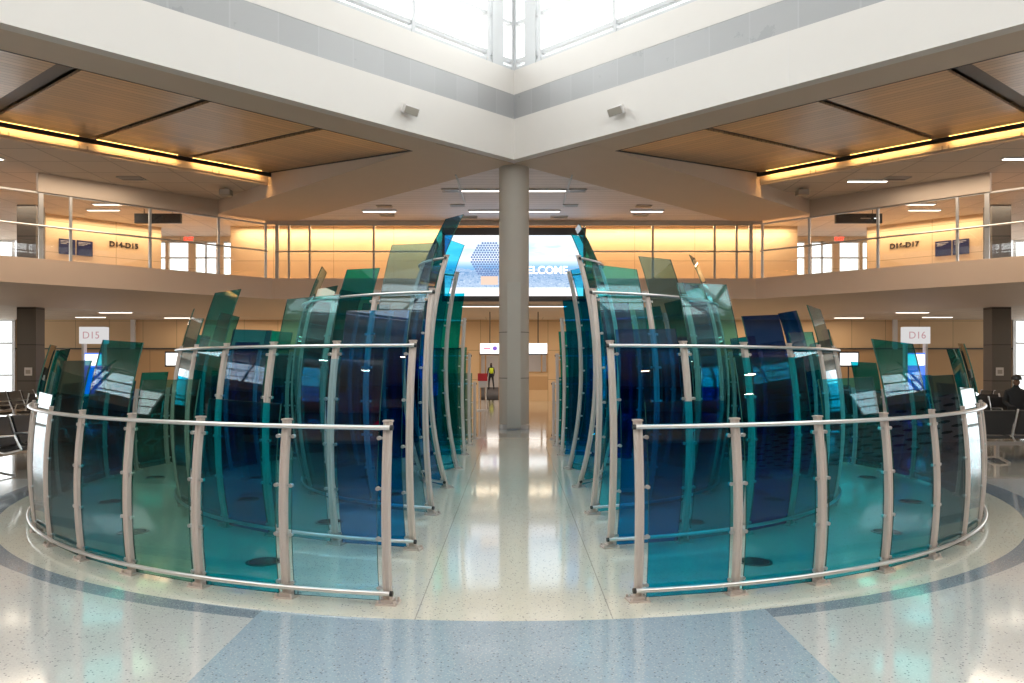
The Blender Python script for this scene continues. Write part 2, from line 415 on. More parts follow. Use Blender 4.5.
for sx in (-1, 1):
    f = dmap(sx)
    # diagonal beam going outwards from the column
    struct(MB(f).box(-0.28, 2.23, 0.30, 11.9, 6.70, 7.9).build('ceiling', M['soffit']))
    # outer bulkhead beside the wood ceiling, with its cove
    struct(MB(f).box(2.23, 24, 8.32, 8.46, 7.08, 8.0).build('ceiling', M['soffit']))
    struct(MB(f).box(2.23, 17.4, 8.12, 8.18, 7.30, 7.41).build('trim_3', M['dark']))
    # deck above the wood ceiling
    struct(MB(f).box(2.23, 24, 1.15, 8.46, 8.0, 8.1).build('ceiling', M['darkbeam']))
    struct(MB(f).box(17.3, 17.5, 1.15, 8.4, 6.7, 8.0).build('ceiling', M['soffit']))
    # wood panels, sloping up outwards
    step = 2.47
    for i in range(6):
        s0 = 2.23 + i * step; s1 = s0 + step
        gap = 0.34 if i == 2 else 0.13
        a0 = s0 + 0.05; a1 = s1 - gap
        wd = 6.90
        sl = 0.71 / 6.97
        m = MB()
        b = len(m.v)
        for z in (0, 0.05):
            for (u, v) in ((0, 0), (a1 - a0, 0), (a1 - a0, wd), (0, wd)): m.v.append((u, v, v * sl + z))
        m.f += [(0, 3, 2, 1), (4, 5, 6, 7), (0, 1, 5, 4), (1, 2, 6, 5), (2, 3, 7, 6), (3, 0, 4, 7)]
        o = m.build('ceiling', M['wood'])
        # local frame to the world: x along s, y along w
        es = Vector((sx, -1, 0)) / R2; ew = Vector((sx, 1, 0)) / R2
        p = wpt(sx, a0, 1.2); mt = Matrix(((es.x, ew.x, 0, p.x), (es.y, ew.y, 0, p.y), (0, 0, 1, 6.72), (0, 0, 0, 1)))
        if sx > 0:   # keep the frame right handed: flip the run along s
            p = wpt(sx, a0, 1.2)
        o.matrix_world = mt
        struct(o)
        # dark rail in the slot
        struct(MB(f).prism([(s1 - gap * 0.9, 1.2, 0.0), (s1 - 0.02, 1.2, 0.0), (s1 - 0.02, 8.1, 0.705), (s1 - gap * 0.9, 8.1, 0.705)], 6.80, 6.95).build('trim_4', M['darkbeam']))
    # thin dark frame at both edges of the wood field
    struct(MB(f).prism([(2.235, 1.2, 0), (2.29, 1.2, 0), (2.29, 8.15, 0.71), (2.235, 8.15, 0.71)], 6.70, 6.78).build('trim_5', M['dark']))
    struct(MB(f).box(2.23, 17.3, 1.155, 1.20, 6.70, 6.80).build('trim_5', M['dark']))
    # amber lamps in the cove
    for i in range(6):
        s0 = 2.5 + i * step
        t = thing('cove_lamp', 'amber strip lamp glowing in the slot beside the %s wood ceiling' % SIDE[sx], 'lamp', (0, 0, 0), 0, 'amber cove lamps beside the %s wood ceiling' % SIDE[sx])
        MB(f).box(s0, s0 + 2.05, 8.19, 8.25, 7.40, 7.44).build('lamp_tube', M['cove'], t)
        MB(f).box(s0, s0 + 2.05, 8.18, 8.29, 7.44, 7.48).build('lamp_housing', M['soffit'], t)
        c = wpt(sx, s0 + 1.0, 8.2)
        area('cove glow', (c.x, c.y, 7.38), (0, 0, sx * -pi / 4), 2.0, 0.06, 13, (1.0, 0.54, 0.18))
    # outer tile ceiling
    P = [(sx * 7.45, 23.19), (sx * 18.25, 34), (sx * 30, 34), (sx * 30, 0.6)]
    struct(MB().prism(P, 7.15, 7.25).build('ceiling', M['tile'], rotz=0))
    struct(MB().prism([(sx * 13.1, 7.45), (sx * 18.2, 12.5), (sx * 30, 0.7), (sx * 30, -14), (0, -14), (0, -12.5), (sx * 16.6, 4)], 7.15, 7.25).build('ceiling', M['tile']))
    # header above the balcony glazing
    struct(MB(f).box(2.23, 7.5, 11.8, 12.0, 6.60, 7.16).build('ceiling', M['soffit']))

# centre ceilings
struct(MB().prism([(0, 18.95), (8.75, 27.10), (-8.75, 27.10)], 6.72, 6.82).build('ceiling', M['plank']))
struct(MB().prism([(9.92, 25.67), (18.25, 34), (-18.25, 34), (-9.92, 25.67), (-8.5, 27.1), (8.5, 27.1)], 7.15, 7.25).build('ceiling', M['tile']))
struct(MB().box(-8.8, 8.8, 27.07, 27.2, 6.60, 7.16).build('ceiling', M['soffit']))

# balcony: slab, face, sloping soffit
slabP = [(-30, 5.75), (-8.6, 27.15), (8.6, 27.15), (30, 5.75), (30, 34.3), (-30, 34.3)]
struct(MB().prism(slabP, 4.3, 4.62).build('floor', M['slab']))
def strip_face(a, b, z0, z1, th, name, mat):
    a = Vector(a); b = Vector(b); d = (b - a).normalized(); n = Vector((-d.y, d.x))
    if n.y < 0: n = -n
    struct(MB().prism([tuple(a), tuple(b), tuple(b + n * th), tuple(a + n * th)], z0, z1).build(name, mat))
strip_face((-30, 5.6), (-8.55, 27.07), 3.95, 4.68, 0.15, 'wall_left_balcony', M['slab'])
strip_face((8.55, 27.07), (30, 5.6), 3.95, 4.68, 0.15, 'wall_right_balcony', M['slab'])
strip_face((-8.55, 27.07), (8.55, 27.07), 3.95, 4.68, 0.15, 'wall_front_balcony', M['slab'])
# sloping soffit below it (3.95 at the edge down to 3.6) then flat
sof = MB()
def quad3(m, pts, th=0.06):
    b = len(m.v)
    for p in pts: m.v.append(p)
    for p in pts: m.v.append((p[0], p[1], p[2] + th))
    n = len(pts)
    m.f.append(tuple(range(b, b + n))); m.f.append(tuple(b + n + i for i in reversed(range(n))))
    for i in range(n):
        j = (i + 1) % n; m.f.append((b + i, b + n + i, b + n + j, b + j))
quad3(sof, [(-8.55, 27.1, 3.95), (8.55, 27.1, 3.95), (10.6, 32.2, 3.62), (-10.6, 32.2, 3.62)])
quad3(sof, [(-8.55, 27.1, 3.95), (-10.6, 32.2, 3.62), (-30.0, 12.8, 3.62), (-30.0, 5.65, 3.95)])
quad3(sof, [(8.55, 27.1, 3.95), (10.6, 32.2, 3.62), (30.0, 12.8, 3.62), (30.0, 5.65, 3.95)])
struct(sof.build('ceiling', M['soffit']))
struct(MB().prism([(-30, 12.8), (-10.6, 32.2), (10.6, 32.2), (30, 12.8), (30, 34.2), (-30, 34.2)], 3.62, 3.70).build('ceiling', M['tile']))

# balcony glazing
def glazing(name, a, b, posts, ztop, thick=(), label='', high=None):
    a = Vector(a); b = Vector(b); d = (b - a); L = d.length; d.normalize(); n = Vector((-d.y, d.x))
    if n.y < 0: n = -n
    t = thing(name, label, 'balustrade', (a.x, a.y, 4.68), 0, None)
    ang = math.atan2(d.y, d.x)
    t.rotation_euler.z = ang
    sgn = 1 if Vector((-d.y, d.x)).y > 0 else -1
    for i, s in enumerate(posts):
        wd = 0.06 if i in thick else 0.035
        MB().box(s - wd, s + wd, -0.03, 0.05, 0, ztop[i] - 4.68).build('post', M['alu'], t)
    MB().tube([(0, -0.06, 0.95), (L, -0.06, 0.95)], 0.03, 8).build('handrail', M['rail'], t, smooth=True)
    MB().box(0, L, -0.02, 0.04, 1.88, 1.93).build('top_rail', M['alu'], t)
    ps = sorted(posts)
    for s0, s1 in zip(ps[:-1], ps[1:]):
        MB().box(s0 + 0.04, s1 - 0.04, 0.0, 0.012, 0.0, 1.88).build('glass_pane', M['balglass'], t)
    return t
# centre: x positions of the posts from -8.55
cp = [-8.40, -7.98, -7.24, -4.97, -2.48, 2.48, 4.92, 7.11, 7.89, 8.40]
glazing('glass_balustrade', (-8.45, 27.12), (8.45, 27.12), [p + 8.45 for p in cp], [6.6] * 10, (0, 9), 'clear glass balustrade along the straight upper balcony behind the big screen')
for sx in (-1, 1):
    # runs from the corner at (8.55,27.07) outwards
    if sx < 0: a, b = (-30 + 0.05, 5.77), (-8.72, 27.0)
    else: a, b = (8.72, 27.0), (30 - 0.05, 5.77)
    L = (Vector(b) - Vector(a)).length
    ps = [0.05, 1.74, 3.95, 6.2, 6.97, 9.6, 12.0, 14.4, 16.8, 19.2, 21.6, 24.0, 26.4, 28.8, L - 0.03]
    zt = [6.6, 6.6, 6.6, 6.6, 7.14] + [7.14] * 10
    if sx < 0: ps = [L - p for p in ps]
    glazing('glass_balustrade', a, b, ps, zt, (4,), 'clear glass balustrade along the angled balcony %s' % ('in front of the D14-D15 wall' if sx < 0 else 'in front of the D16-D17 wall'))

# upper back walls
struct(MB().box(-11.3, 11.3, 30.5, 30.7, 4.62, 7.2).build('wall_back_upper', M['upwall']))
for sx in (-1, 1):
    a = Vector((sx * 17.1, 27.9)); b = Vector((sx * 14.2, 30.8))
    o = MB().box(0, (b - a).length, 0, 0.2, 4.62, 7.2).build('wall_%s_upper' % SIDE[sx], M['upwall'])
    d = (b - a).normalized()
    o.location = (a.x, a.y, 0); o.rotation_euler.z = math.atan2(d.y, d.x)
    if sx > 0: o.location = (b.x, b.y, 0); o.rotation_euler.z = -pi / 4
    struct(o)
    # wall with gate doors at the end of the upper passage
    w = MB()
    x0, x1 = 11.3, 16.5
    w.box(x0, x1, 33.0, 33.15, 6.95, 7.2)
    for (u0, u1) in ((11.3, 12.2), (12.55, 12.85), (13.75, 14.06), (14.9, 15.05), (15.45, 16.5)): w.box(u0, u1, 33.0, 33.15, 4.62, 6.95)
    for i in range(len(w.v)): w.v[i] = (w.v[i][0] * sx, w.v[i][1], w.v[i][2])
    struct(w.build('wall_%s_gate' % SIDE[sx], M['upwall']))
    fr = MB()
    for (u0, u1) in ((12.2, 12.55), (12.85, 13.75), (14.06, 14.9), (15.05, 15.45)):
        for z in (4.62, 5.45, 6.2, 6.88): fr.box(min(sx * u0, sx * u1), max(sx * u0, sx * u1), 33.03, 33.1, z, z + 0.07)
    for u in (13.27,): fr.box(min(sx * u, sx * (u + .07)), max(sx * u, sx * (u + .07)), 33.03, 33.1, 4.62, 6.95)
    d1 = fr.build('door_%d' % (1 if sx < 0 else 2), M['frame']); struct(d1)
    MB().box(min(sx * 11.9, sx * 15.5), max(sx * 11.9, sx * 15.5), 33.11, 33.12, 4.62, 6.95).build('pane', M['windowglass'], d1)
    # cove over the angled wall
    c = (a + b) / 2 + Vector((sx * -0.30, -0.30))
    area('upper cove', (c.x, c.y, 7.05), (0, 0, -sx * pi / 4), 4.4, 0.15, 62, (1.0, 0.77, 0.48))
area('upper cove', (0, 30.15, 7.06), (0, 0, 0), 22, 0.15, 430, (1.0, 0.77, 0.48))
for sx in (-1, 1):
    area('upper passage light', (sx * 15.5, 26.3, 7.1), (0, 0, 0), 4, 1.0, 45, (1.0, 0.85, 0.68))
    # cold daylight window behind the gate doors
    struct(MB().box(min(sx * 11.5, sx * 17), max(sx * 11.5, sx * 17), 33.9, 34.0, 4.62, 7.2).build('window_2', emit('daylight outside', (0.93, 0.97, 1.0), 2.2) if sx < 0 else bpy.data.materials['daylight outside']))

# lower level back wall: openings in the middle
wl = MB()
wl.box(-22.2, -2.2, 34.0, 34.2, 2.35, 3.65); wl.box(2.2, 22.2, 34.0, 34.2, 2.35, 3.65); wl.box(-2.2, 2.2, 34.0, 34.2, 2.2, 3.65)
struct(wl.build('wall_back', M['panelwall']))
wl = MB(); wl.box(-22.2, -2.0, 34.02, 34.2, 0, 2.35); wl.box(2.0, 22.2, 34.02, 34.2, 0, 2.35)
struct(wl.build('wall_back_lower', M['lowwall']))
wl = MB(); wl.box(-2.0, -1.55, 34.0, 34.25, 0, 2.2); wl.box(-0.6, 0.6, 34.0, 34.25, 0, 2.2); wl.box(1.5, 2.0, 34.0, 34.25, 0, 2.2)
wl.box(0.6, 1.5, 34.0, 34.25, 0, 0.5); wl.box(0.6, 1.5, 34.0, 34.25, 1.1, 1.25)
struct(wl.build('wall_back_centre', M['panelwall']))
struct(MB().box(0.6, 1.5, 33.98, 34.1, 0.5, 1.1).build('wall_back_counter', M['lowwall']))
wl = MB(); wl.box(-1.55, -1.47, 33.97, 34.28, 0, 2.12); wl.box(-0.68, -0.6, 33.97, 34.28, 0, 2.12); wl.box(-1.55, -0.6, 33.97, 34.28, 2.04, 2.2)
wl.box(-1.30, -1.24, 34.1, 34.2, 0, 2.05)
struct(wl.build('door_3', M['lowwall']))
wl = MB(); wl.box(0.6, 0.66, 33.97, 34.28, 1.25, 2.2); wl.box(1.44, 1.5, 33.97, 34.28, 1.25, 2.2); wl.box(0.66, 1.44, 33.97, 34.28, 2.08, 2.2); wl.box(0.66, 1.44, 33.97, 34.28, 1.25, 1.31); wl.box(1.2, 1.26, 33.97, 34.28, 1.25, 2.2)
struct(wl.build('window_3', M['lowwall']))
struct(MB().box(-3.2, 3.2, 54, 54.2, 0, 3.2).build('wall_back_room', M['kiosk']))
struct(MB().box(-3.4, -3.2, 34.3, 54, 0, 3.2).build('wall_back_room_left', M['panelwall']))
struct(MB().box(3.2, 3.4, 34.3, 54, 0, 3.2).build('wall_back_room_right', M['panelwall']))
struct(MB().box(-3.4, 3.4, 34.3, 54.2, 3.2, 3.3).build('ceiling', M['tile']))
area('back room light', (0, 46, 3.15), (0, 0, 0), 5, 12, 260, (1, 0.93, 0.85))
# vertical light strips at the wall corners
for sx in (-1, 1):
    struct(MB().box(sx * 16.9 - 0.1, sx * 16.9 + 0.1, 33.9, 34.0, 2.3, 3.62).build('trim_6', M['kiosk']))
    struct(MB().box(min(sx * 2.2, sx * 22.2), max(sx * 2.2, sx * 22.2), 33.93, 34.03, 2.30, 2.36).build('trim_7', M['darkbeam']))

# window walls: far ends and sides
def window_wall(name, a, b, z0, z1, nx, zs):
    a = Vector(a); b = Vector(b); d = b - a; L = d.length; d.normalize()
    w = MB()
    for i in range(nx + 1): w.box(L * i / nx - 0.07, L * i / nx + 0.07, -0.08, 0.08, z0, z1)
    for z in zs: w.box(0, L, -0.06, 0.06, z - 0.05, z + 0.05)
    o = w.build(name, M['alu']); o.location = (a.x, a.y, 0); o.rotation_euler.z = math.atan2(d.y, d.x); struct(o)
    MB().box(0, L, 0.0, 0.015, z0, z1).build('pane', M['windowglass'], o)
for sx in (-1, 1):
    for (z0, z1, zs) in ((0, 3.65, (0.05, 1.15, 2.57, 3.6)), (4.62, 7.2, (4.67, 5.9, 7.1))):
        if sx < 0: window_wall('window_4', (-30, 34), (-22.2, 34), z0, z1, 5, zs)
        else: window_wall('window_5', (22.2, 34), (30, 34), z0, z1, 5, zs)
        window_wall('window_6' if sx < 0 else 'window_7', (sx * 30, 23), (sx * 30, 34), z0, z1, 5, zs)
    window_wall('window_8' if sx < 0 else 'window_9', (sx * 30, 1), (sx * 30, 23), 4.62, 7.2, 7, (4.67, 5.5, 6.3, 7.1))
    struct(MB().box(sx * 30 - 0.12, sx * 30 + 0.12, -14, 1, 4.6, 7.2).build('wall_%s_rear_upper' % SIDE[sx], M['rearwall']))
    struct(MB().box(sx * 30 - 0.12, sx * 30 + 0.12, -14, 23, 0, 4.6).build('wall_%s_rear_side' % SIDE[sx], M['rearwall' if sx < 0 else 'perf']))
    struct(MB().box(sx * 30 - 0.15, sx * 30 + 0.15, 23, 34, 3.6, 4.66).build('wall_%s_side' % SIDE[sx], M['slab']))
DAY = (0.93, 0.96, 1.0)
def sky_panel(loc, rot, sx_, sy_, rad): area('daylight', loc, rot, sx_, sy_, rad * pi * sx_ * sy_, DAY)
for sx in (-1, 1):
    ry = sx * pi / 2      # area lights shine along their local -Z
    for (zc, hh) in ((1.85, 3.6), (5.9, 2.5)):
        sky_panel((sx * 30.6, 28.5, zc), (0, ry, 0), hh, 11, 1.6)
        sky_panel((sx * 26.1, 34.6, zc), (pi / 2, 0, pi), 7.8, hh, 1.8)
for sx in (-1, 1): sky_panel((sx * 30.6, 12, 5.9), (0, sx * pi / 2, 0), 2.5, 22, 1.8)
SKYR = 2.9
for sx in (-1, 1):
    for sy in (1, -1):
        f = dmap(sx, sy); c = f(L_S / 2, 0.6, 10.75)
        n = Vector(c) - Vector((0, 4, 10.75)); n.z = 0; n.normalize()
        # the light's -Z must point inwards (-n): its +Z along n
        q = n.to_track_quat('Z', 'Y')
        o = area('clerestory daylight', c, (0, 0, 0), L_S, 3.7, SKYR * pi * L_S * 3.7, (1.0, 0.985, 0.96))
        X = Vector((-n.y, n.x, 0)); Z = n; Y = Z.cross(X)
        o.matrix_world = Matrix(((X.x, Y.x, Z.x, c[0]), (X.y, Y.y, Z.y, c[1]), (X.z, Y.z, Z.z, c[2]), (0, 0, 0, 1)))

for sx in (-1, 1):
    area('added ceiling fill', (sx * 13, 20.5, 7.1), (0, 0, sx * -pi / 4), 6, 2.0, 120, (1.0, 0.82, 0.62))  # added warm fill under the tiles to lift the ambient light, no fixture
    for q in range(12):
        o = area('rear hall downlight', (sx * (6.5 + 4.2 * (q % 4)), -11 + 5 * (q // 4) + 2.0 * (q % 4), 7.05), (0, 0, 0), 0.3, 0.3, 38, (1.0, 0.80, 0.58)); o.data.shape = 'DISK'
# rear of the hall (behind the viewpoint)
struct(MB().box(-30, 30, -14.2, -14, 0, 7.2).build('wall_rear', M['rearwall']))
struct(MB().box(-30, 30, -14, -11.5, 3.6, 4.6).build('wall_rear_balcony', M['slab']))

# column
col = struct(MB().lathe([(0.385, 0), (0.385, 6.72)], 48, (0.0, 19.75, 0)).build('wall_column', M['column'], smooth=True))
del col['kind']; col.name = 'column'; tag(col, 'tall round grey column at the hall corner behind the aisle', 'column')
MB().prism([(-0.17, 19.33), (0.17, 19.33), (0.17, 19.45), (-0.17, 19.45)], 0.02, 3.72).build('access_panel', M['colpanel'], col, label='lighter access panel strip')
for z in (1.28, 2.45):
    MB().lathe([(0.3, 0), (0.389, 0), (0.389, 0.02), (0.3, 0.02)], 48, (0, 19.75, z)).build('seam_ring', M['seam'], col)
MB().lathe([(0.40, 0), (0.40, 0.10), (0.388, 0.11)], 48, (0, 19.75, 0)).build('base_ring', M['alu'], col, smooth=True)
for sx in (-1, 1):
    struct(MB().box(sx * 16.83 - 0.33, sx * 16.83 + 0.33, 26.4, 26.9, 0, 3.75).build('wall_pillar_%s' % SIDE[sx], M['pillar']))
    struct(MB().box(sx * 16.83 - 0.33, sx * 16.83 + 0.33, 26.4, 26.9, 4.62, 7.16).build('wall_pillar_%s_upper' % SIDE[sx], M['pillar']))
    t = thing('wall_plate', 'small pale framed notice on the %s dark grey pillar' % ('left' if sx < 0 else 'right'), 'notice', (sx * 16.75, 26.39, 1.25))
    MB().box(-0.13, 0.13, -0.02, 0, 0, 0.28).build('plate', M['kiosk'], t); MB().box(-0.08, 0.08, -0.03, -0.02, 0.06, 0.2).build('pictogram', M['column'], t)

# ------------------------------------------------------------------ the concentric glass screens
RAD = [5.88, 4.41, 2.87, 1.27]; NB = [22, 16, 10, 3]; HT = [1.25, 1.85, 2.47, 3.09]; HALF = 0.857; RHO = 4.2
def rad(R, h, z): return R + sqrt(RHO ** 2 - (z - h / 2) ** 2) - sqrt(RHO ** 2 - (h / 2) ** 2)
cols_far = ['teal', 'tealblue', 'blue', 'green', 'deep', 'smoke', 'aqua', 'teal', 'blue', 'sage', 'tealblue', 'cyan']
PAN = {
    (0, -1): [(1.685, 'clear'), (1.38, 'teal'), (1.53, 'moss'), (1.84, 'green'), (1.68, 'smoke'), (1.37, 'smoke'), (1.32, 'teal'), (1.86, 'smoke'), (1.83, 'green'), (1.4, 'teal'),
              (1.62, 'tealblue'), (1.38, 'blue'), (1.52, 'teal'), (1.3, 'smoke'), (1.45, 'blue')],
    (0, 1): [(1.385, 'tealblue'), (1.70, 'teal'), (1.54, 'cyan'), (1.84, 'teal'), (1.55, 'smoke'), (1.42, 'green'), (1.35, 'teal'), (1.88, 'smoke'), (1.83, 'teal'), (1.4, 'blue'),
             (1.5, 'teal'), (1.35, 'deep'), (1.68, 'green'), (1.3, 'teal'), (1.5, 'blue')],
    (1, -1): [(2.14, 'blue'), (2.29, 'aqua'), (1.99, 'blue'), (2.43, 'teal'), (2.17, 'smoke'), (2.30, 'smoke'), (1.95, 'teal'), (2.05, 'tealblue'), (2.39, 'aqua'), (2.0, 'deep'), (2.2, 'teal')],
    (1, 1): [(1.97, 'blue'), (2.43, 'aqua'), (2.14, 'deep'), (1.99, 'cyan'), (2.30, 'smoke'), (2.0, 'teal'), (2.1, 'blue'), (1.95, 'tealblue'), (2.43, 'deep'), (2.0, 'teal'), (2.1, 'blue')],
    (2, -1): [(3.02, 'sage'), (2.77, 'teal'), (2.60, 'green'), (2.55, 'teal'), (2.98, 'clear'), (2.6, 'blue'), (2.8, 'teal'), (2.65, 'tealblue'), (2.6, 'deep'), (2.9, 'teal')],
    (2, 1): [(2.75, 'cyan'), (2.91, 'sage'), (2.62, 'blue'), (3.08, 'smoke'), (2.6, 'teal'), (2.8, 'blue'), (2.65, 'green'), (2.6, 'tealblue'), (2.7, 'deep'), (2.8, 'blue')],
    (3, -1): [(3.70, 'blue'), (3.42, 'aqua'), (3.52, 'cyan')],
    (3, 1): [(3.42, 'teal'), (3.65, 'green'), (3.12, 'cyan')],
}
def post_mesh(h):
    m = MB(); path = [(rad(0, h, h * i / 14) + 0.0, 0, h * i / 14) for i in range(15)]
    a, b, c = 0.025, 0.029, 0.009
    sec = [(-b + c, -a), (b - c, -a), (b, -a + c), (b, a - c), (b - c, a), (0.012, a), (0.008, a - 0.006), (-0.008, a - 0.006), (-0.012, a), (-b + c, a), (-b, a - c), (-b, -a + c)]
    # sweep with 'up' = radial so that u is tangential, v radial
    m.sweep(path, sec, up=(1, 0, 0))
    return m.mesh('post', M['post'])
def base_mesh():
    m = MB().box(-0.062, 0.062, -0.075, 0.075, 0.0, 0.012)
    m.box(-0.038, 0.038, -0.042, 0.042, 0.012, 0.035)
    for (x, y) in ((-0.048, -0.06), (0.048, -0.06), (-0.048, 0.06), (0.048, 0.06)): m.lathe([(0.010, 0), (0.010, 0.018), (0.005, 0.023)], 8, (x, y, 0.012))
    return m.mesh('base_plate', M['post'])
def clamp_mesh(s):
    m = MB().box(-0.008, 0.008, min(0, s * 0.035), max(0, s * 0.035), -0.008, 0.008)
    m.tube([(-0.014, s * 0.030, 0), (0.014, s * 0.030, 0)], 0.014, 10)
    return m.mesh('glass_clamp', M['steel'])
basem = base_mesh(); clampm = {s: clamp_mesh(s) for s in (-1, 1)}
capm = MB().box(-0.028, 0.028, -0.034, 0.034, 0, 0.014).mesh('post_cap', M['post'], bevel=0.004)
ringword = ['outermost and lowest', 'second from outside', 'third from outside, taller', 'innermost and tallest']
glist = {}
def panel(R, h, a, dt, ztop, col, parent):
    """one bent pane, flat across, following the bow of its posts"""
    chord = 2 * R * sin(dt / 2); hw = chord / 2 - 0.062; rm = R * cos(dt / 2) - R
    m = MB(); th = 0.006; nz = 14; z0 = 0.02; tilt = random.uniform(-0.02, 0.02)
    for side in (1, -1):
        for i in range(nz + 1):
            for e in (-1, 1):
                z = z0 + (ztop + e * tilt - z0) * i / nz
                m.v.append((rad(R, h, z) + rm + 0.004 + side * th - 0.0, e * hw, z))
    n1 = 2 * (nz + 1)
    for i in range(nz):
        a0 = 2 * i
        m.f.append((a0, a0 + 1, a0 + 3, a0 + 2)); m.f.append((n1 + a0, n1 + a0 + 2, n1 + a0 + 3, n1 + a0 + 1))
        m.f.append((a0, a0 + 2, n1 + a0 + 2, n1 + a0)); m.f.append((a0 + 1, n1 + a0 + 1, n1 + a0 + 3, a0 + 3))
    m.f.append((0, n1, n1 + 1, 1)); e = 2 * nz; m.f.append((e, e + 1, n1 + e + 1, n1 + e))
    me = m.mesh('glass_panel', [GL[col], M['edge']])
    for p in me.polygons:
        p.material_index = 0 if abs(p.normal.x) > 0.5 else 1
        p.use_smooth = True
    me.set_sharp_from_angle(angle=radians(40))
    o = bpy.data.objects.new('glass_panel', me); COL.objects.link(o); o.parent = parent; o.rotation_euler.z = a
    o['label'] = GNAME[col]
    return o
for ri in range(4):
    n, h = NB[ri], HT[ri]
    pm = post_mesh(h)
    for sx in (-1, 1):
        R = RAD[ri] - ((0.10, 0.07, 0.02, 0.0)[ri] if sx > 0 else 0.0)
        a0 = asin((HALF + (0.045 if sx > 0 else 0.0)) / R); dt = (pi - 2 * a0) / n
        t = thing('glass_screen', 'curved tinted glass screen, %s ring, %s the aisle' % (ringword[ri], 'left of' if sx < 0 else 'right of'), 'glass screen', (CX + (0.03 if sx < 0 and ri == 0 else 0.0), CY - ((0.10 if sx > 0 else 0.06) if ri == 0 else 0.02), 0))
        def ang(k):   # world angle of the radial direction
            th = a0 + k * dt
            return -pi / 2 + sx * th
        plist = PAN[(ri, sx)]
        for k in range(n + 1):
            a = ang(k)
            p = inst('post', pm, t, (R * cos(a), R * sin(a), 0), a)
            # base foot and clamps are pieces of the post
            inst('base_plate', basem, p)
            inst('post_cap', capm, p, (0, 0, h))
            nl = max(4, int(round(h / 0.36)))
            for s in (-1, 1):
                if (k == 0 and s == -sx) or (k == n and s == sx): continue
                for j in range(nl):
                    z = 0.11 + (h - 0.22) * j / (nl - 1)
                    inst('glass_clamp', clampm[s], p, (rad(0, h, z) , s * 0.030, z))
        for k in range(n):
            zt, c = plist[k] if k < len(plist) else (h + random.choice((0.12, 0.2, 0.3, 0.45, 0.58)), cols_far[(k * 5 + ri * 3 + (sx > 0)) % len(cols_far)])
            panel(R, h, ang(k + 0.5), dt, zt, c, t)
        for (zr, nm) in ((h - 0.035, 'top_rail'), (0.085, 'bottom_rail')):
            rr = rad(R, h, zr) + 0.046
            e = 0.03 / R
            cnt = n * 4
            path = [(rr * cos(-pi / 2 + sx * (a0 - e + (pi - 2 * a0 + 2 * e) * i / cnt)), rr * sin(-pi / 2 + sx * (a0 - e + (pi - 2 * a0 + 2 * e) * i / cnt)), zr) for i in range(cnt + 1)]
            ro = MB().tube(path, 0.0165, 10).build(nm, M['rail'], t, smooth=True)
            for end in (path[0], path[-1]):
                d = Vector(path[1]) - Vector(path[0]) if end is path[0] else Vector(path[-1]) - Vector(path[-2]); d.normalize()
                q = Vector(end); s_ = -1 if end is path[0] else 1
                MB().tube([q, q + d * 0.02 * s_], 0.019, 10).build('end_cap', M['black'], ro)

# flush round lights in the floor between the rings
def disc(r, a, sx):
    x = CX + sx * r * sin(a); y = CY - r * cos(a)
    return x, y
fl0 = None; gi = 0
for sx in (-1, 1):
    for (ri, r) in ((0, 5.19), (1, 3.68), (2, 2.1)):
        R = RAD[ri]; a0 = asin(HALF / R); dt = (pi - 2 * a0) / NB[ri]
        for k in range(2, NB[ri], 3):
            x, y = disc(r, a0 + k * dt, sx)
            lab = 'dark round floor lens between the %s rings, %s of the aisle' % (('outer two', 'middle two', 'inner two')[ri], SIDE[sx])
            t = thing('floor_light', lab, 'floor light', (x, y, 0), 0, 'round floor lights between the %s rings %s of the aisle' % (('outer', 'middle', 'inner')[ri], SIDE[sx]))
            MB().lathe([(0.145, 0.0), (0.145, 0.006), (0.125, 0.008), (0.12, 0.001)], 28).build('rim', M['discrim'], t)
            MB().lathe([(0.119, 0.001), (0.119, 0.0045), (0.06, 0.006)], 28).build('lens', M['discglass'], t, smooth=True)

